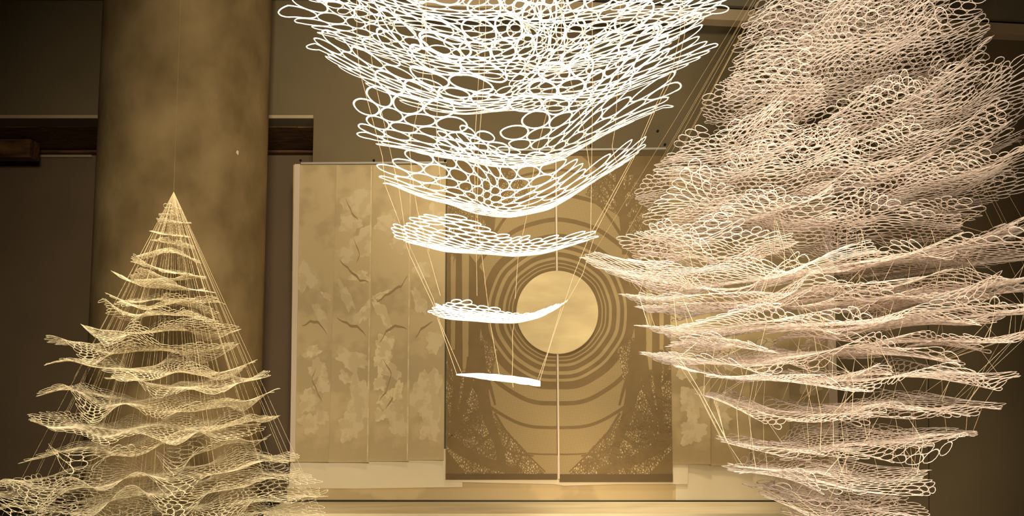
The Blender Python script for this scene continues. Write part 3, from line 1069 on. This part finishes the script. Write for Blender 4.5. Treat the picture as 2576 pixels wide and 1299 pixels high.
# ---- right hanging: a great diamond of layered nets
YR = 5.0
apex = at(2082, -325, YR)
right = empty('net_sculpture', apex)
tag(right, 'largest hanging of rosy cut paper nets, many wavy layers, on the right', 'sculpture', 'hanging cut paper net sculptures')
RL = [
    ([(1955, -60), (2080, -80), (2220, -62)], .45, 0), ([(1900, 0), (2000, -30), (2100, -35), (2200, -28), (2290, -5)], .55, 0),
    ([(1940, 28), (2020, 12), (2100, 8), (2200, 12), (2262, 24)], .5, 0),
    ([(1860, 92), (1960, 62), (2100, 45), (2230, 60), (2355, 42)], .6, 0),
    ([(1852, 150), (1960, 122), (2100, 112), (2250, 108), (2362, 85)], .62, 0),
    ([(1842, 196), (1950, 182), (2080, 182), (2200, 160), (2300, 138), (2412, 112)], .62, 0),
    ([(1838, 205), (1950, 222), (2100, 214), (2250, 205), (2350, 178), (2452, 188)], .6, 0),
    ([(1778, 246), (1850, 256), (1930, 268), (2055, 262)], .4, 0), ([(2275, 232), (2360, 228), (2452, 205)], .35, 0),
    ([(1808, 312), (1880, 318), (1960, 292), (2060, 300)], .42, 0),
    ([(2075, 292), (2200, 300), (2300, 285), (2400, 262), (2512, 241)], .42, 0),
    ([(2015, 348), (2150, 330), (2300, 338), (2450, 306), (2590, 282)], .5, 0),
    ([(1698, 380), (1780, 385), (1900, 372), (2010, 355)], .4, 0),
    ([(1652, 420), (1750, 414), (1850, 398), (1985, 380)], .42, 0),
    ([(1735, 440), (1850, 432), (1960, 428), (2100, 424), (2250, 436), (2400, 420), (2560, 350)], .6, 0),
    ([(1608, 473), (1700, 472), (1850, 484), (1980, 474), (2100, 448), (2250, 446)], .55, 0),
    ([(2260, 470), (2380, 452), (2480, 430), (2600, 400)], .5, 0),
    ([(1955, 512), (2100, 498), (2250, 494), (2400, 486), (2570, 476)], .5, 0),
    ([(2288, 520), (2370, 535), (2455, 545)], .3, 1),
    ([(1618, 548), (1700, 542), (1820, 548), (1960, 540)], .45, 0),
    ([(1635, 580), (1790, 568), (1900, 566), (2010, 585), (2150, 582), (2280, 578), (2392, 592)], .55, 0),
    ([(1558, 606), (1650, 616), (1760, 640), (1870, 648), (1990, 622)], .5, 0),
    ([(2290, 640), (2420, 616), (2600, 578)], .5, 0),
    ([(2050, 690), (2150, 672), (2300, 656), (2450, 664), (2600, 650)], .6, 0),
    ([(1470, 643), (1604, 690), (1727, 715), (1866, 712), (1990, 690), (2120, 665), (2250, 650)], .5, 0),
    ([(1568, 740), (1650, 762), (1790, 782), (1900, 760), (2000, 740), (2150, 734), (2300, 734), (2450, 730), (2600, 704)], .55, 0),
    ([(1990, 772), (2150, 764), (2260, 752), (2420, 756), (2530, 736), (2600, 715)], .45, 0),
    ([(1604, 818), (1700, 832), (1850, 832), (1950, 824), (2100, 816), (2220, 812), (2360, 806), (2500, 792), (2600, 784)], .6, 0),
    ([(1965, 850), (2050, 846), (2145, 838)], .35, 1),
    ([(2172, 868), (2240, 860), (2360, 860), (2480, 858), (2600, 846)], .45, 0),
    ([(1692, 868), (1760, 862), (1850, 872), (1935, 884)], .4, 0),
    ([(1616, 886), (1700, 908), (1780, 918), (1900, 904), (2000, 890), (2100, 880), (2200, 892), (2378, 900)], .5, 0),
    ([(1703, 922), (1790, 944), (1900, 956), (2020, 962), (2150, 956), (2300, 946), (2505, 938)], .6, 0),
    ([(1746, 990), (1850, 1016), (1960, 1044), (2080, 1034), (2200, 1018), (2340, 1012), (2488, 1012)], .5, 0),
    ([(1808, 1106), (1900, 1124), (1990, 1130), (2100, 1112), (2200, 1104), (2300, 1094), (2434, 1083)], .5, 0),
    ([(1830, 1182), (1940, 1188), (2060, 1196), (2180, 1198), (2312, 1180)], .5, 0),
    ([(1888, 1223), (1980, 1236), (2090, 1250), (2250, 1250)], .3, 1),
    ([(1924, 1250), (2020, 1272), (2120, 1286), (2220, 1280), (2304, 1266)], .45, 0),
    ([(1990, 1300), (2100, 1318), (2200, 1322), (2290, 1304)], .4, 0),
]
rnd = random.Random(77)
for pts, D, loose in list(RL[20:37]):  # companion leaves laid close under or over the lower layers
    n = len(pts)
    a, b = pts[0], pts[-1]
    f0, f1 = sorted((rnd.uniform(0.0, 0.45), rnd.uniform(0.6, 1.0)))
    xs = [a[0] + (b[0] - a[0]) * (f0 + (f1 - f0) * q / 4) for q in range(5)]
    dy = rnd.choice((-10, 9, 14))
    RL.append(([(x, float(np.interp(x, [p[0] for p in pts], [p[1] for p in pts])) + dy + rnd.uniform(-7, 7)) for x in xs], D * 0.55, 0))
rl = []
for k, (pts, D, loose) in enumerate(RL):
    up_ = pts[0][1] < 640
    l = Layer(pts, YR + 0.12 * math.sin(2.3 * k), D * (1.0 if up_ else (1.3 if pts[0][1] < 900 else 1.08)), cell=0.058 if not loose else 0.07, strip=0.0050, thick=0.003, bowl=0.06 if up_ else 0.03, slope=(-0.24 if pts[0][1] < 400 else -0.16) if up_ else (-0.02 if pts[0][1] < 880 else (0.03 if pts[0][1] < 960 else 0.05)),
              wave=0.05 if up_ else 0.045, seed=100 + k, grow=0.2, p=2.4, q=0.5)
    rl.append(l)
    l.build('net_layer', M['net_right'], right)
# suspension: a cord to the ceiling, fan lines from the apex, strings from layer to layer
tube('cord', [apex, (apex.x, apex.y, ZC - 0.003)], 0.004, M['thread'], right)
rnd = random.Random(5)
cnt = 0
fan = [(7, 0.02), (9, 0.04), (12, 0.03), (13, 0.02), (15, 0.02), (19, 0.02), (21, 0.02), (24, 0.02), (24, 0.12), (10, 0.97), (11, 0.98), (14, 0.98), (16, 0.98), (17, 0.97), (22, 0.97), (23, 0.97), (8, 0.97), (25, 0.98), (27, 0.98)]
for li, fr in fan:
    tube('thread', [apex, rl[li].point(fr, rnd.uniform(-0.5, 0.5))], 0.0008, M['thread_dim'], right)
    cnt += 1
order = sorted(range(len(rl)), key=lambda q: -np.mean(rl[q].Z))


def string(i):
    l = rl[order[i]]
    fr = rnd.choice((0.97, rnd.uniform(0.02, 0.98), rnd.uniform(0.04, 0.96), rnd.uniform(0.1, 0.96), rnd.uniform(0.2, 0.98)))
    t = rnd.uniform(-0.8, 0.8)
    pts = [l.point(fr, t)]
    k = i + 1
    hops = rnd.randint(2, 4)
    while k < len(order) and hops > 0:
        l2 = rl[order[k]]
        lo, hi = l2.X[0], l2.X[-1]
        want = pts[-1].x + rnd.choice((rnd.uniform(-0.02, 0.02), rnd.uniform(-0.03, 0.03), rnd.uniform(-0.16, 0.16)))
        f2 = (want - lo) / (hi - lo)
        if -0.15 < f2 < 1.15:
            p2 = l2.point(min(max(f2, 0.02), 0.98), t)
            if pts[-1].z - p2.z > 0.06:
                pts.append(p2)
                hops -= 1
        k += 1
    return pts if len(pts) > 1 else None


while cnt < 98:
    pts = string(rnd.randint(len(order) // 3, len(order) - 3) if rnd.random() < 0.8 else rnd.randint(4, len(order) - 4))
    if pts:
        tube('thread', pts, 0.0012, M['thread_pale'], right)
        cnt += 1
V, Fc = [], []
for q in range(110):  # the finest strings between the layers, beyond counting
    pts = string(rnd.randint(len(order) // 3, len(order) - 3))
    if not pts:
        continue
    o = tube('thread', pts, 0.0009, M['thread_pale'], None, 3)
    b0 = len(V)
    V += [tuple(v.co) for v in o.data.vertices]
    Fc += [tuple(i + b0 for i in p.vertices) for p in o.data.polygons]
    bpy.data.objects.remove(o)
o = mesh_obj('fine_threads', V, Fc, M['thread_pale'], right)
o['kind'] = 'stuff'

# ---- left hanging: a cone of nets in front of the column
YL = 5.6
lap = at(437, 483, YL)
left = empty('net_sculpture', lap)
tag(left, 'cone shaped hanging of ivory cut paper nets in front of the concrete column', 'sculpture', 'hanging cut paper net sculptures')
LL = [
    ([(414, 528), (437, 521), (452, 530)], .06), ([(409, 540), (437, 541), (461, 545)], .08), ([(396, 557), (437, 560), (476, 562)], .10),
    ([(382, 580), (430, 593), (482, 598)], .14), ([(384, 606), (420, 612), (484, 618)], .16), ([(354, 648), (400, 636), (440, 636), (498, 656)], .2),
    ([(336, 660), (400, 674), (450, 690), (512, 698)], .2), ([(338, 702), (400, 698), (450, 704), (511, 695)], .22), ([(302, 690), (345, 718), (430, 718), (533, 736)], .26),
    ([(276, 742), (330, 766), (390, 776), (450, 760), (553, 756)], .3), ([(330, 752), (400, 756), (470, 764), (543, 788)], .24), ([(270, 788), (300, 782), (360, 796), (450, 788), (500, 804), (552, 810)], .34),
    ([(219, 820), (280, 838), (330, 842), (420, 832), (500, 833), (589, 822)], .36), ([(140, 866), (205, 858), (290, 892), (390, 878), (460, 892), (520, 888), (594, 864)], .42),
    ([(130, 912), (200, 906), (280, 932), (390, 922), (460, 936), (520, 950), (580, 932), (641, 910)], .46), ([(282, 948), (350, 960), (450, 974), (560, 972), (664, 950)], .46),
    ([(109, 992), (160, 978), (230, 990), (310, 1016), (400, 1004), (500, 1034), (600, 1018), (684, 986)], .52), ([(92, 1040), (180, 1066), (300, 1086), (380, 1070), (460, 1080), (560, 1078), (690, 1046)], .54),
    ([(78, 1155), (200, 1124), (320, 1128), (430, 1112), (530, 1080), (655, 1086)], .55), ([(420, 1130), (500, 1138), (570, 1118), (658, 1106)], .4),
    ([(0, 1226), (100, 1200), (250, 1212), (350, 1200), (450, 1190), (560, 1174), (640, 1156), (734, 1160)], .62), ([(-40, 1220), (150, 1242), (300, 1252), (400, 1236), (560, 1206), (700, 1196), (800, 1214)], .66),
    ([(17, 1266), (120, 1280), (230, 1256), (330, 1262), (430, 1278)], .5), ([(480, 1275), (600, 1252), (700, 1242), (812, 1250)], .5),
    ([(30, 1300), (200, 1300), (400, 1308), (550, 1298), (700, 1284), (808, 1288)], .66), ([(20, 1350), (250, 1345), (500, 1345), (810, 1335)], .7)]
ll = []
for k, (pts, D) in enumerate(LL):
    small = k < 9
    l = Layer(pts, YL + 0.08 * math.sin(2.1 * k) * min(1, k / 10), D, cell=0.034 if small else (0.048 if k < 18 else 0.066), strip=0.0032 if small else (0.0042 if k < 18 else 0.0055), thick=0.0022,
              bowl=0.04, slope=-0.03 if k < 14 else 0.05, wave=(0.02 if small else 0.06) if k < 18 else 0.07, seed=300 + k, grow=0.25, p=2.4, q=0.55, rag=0.2)
    ll.append(l)
    l.build('net_layer', M['net_left'], left)
tube('cord', [lap, (lap.x, lap.y, ZC - 0.003)], 0.0006, M['thread_dim'], left)
rnd = random.Random(9)
for k in range(56):
    u = k / 55
    xb = -10 + 830 * u + rnd.uniform(-12, 12)
    Yb = YL + 0.55 * math.sin(math.pi * u) * rnd.uniform(-1, 1)
    e = at(xb, 1320, YL)
    e.y = Yb
    stop = rnd.choice((1.0, 1.0, rnd.uniform(0.5, 1.0)))
    tube('thread', [lap, lap + (e - lap) * stop], 0.0008, M['thread_left'], left, 3)
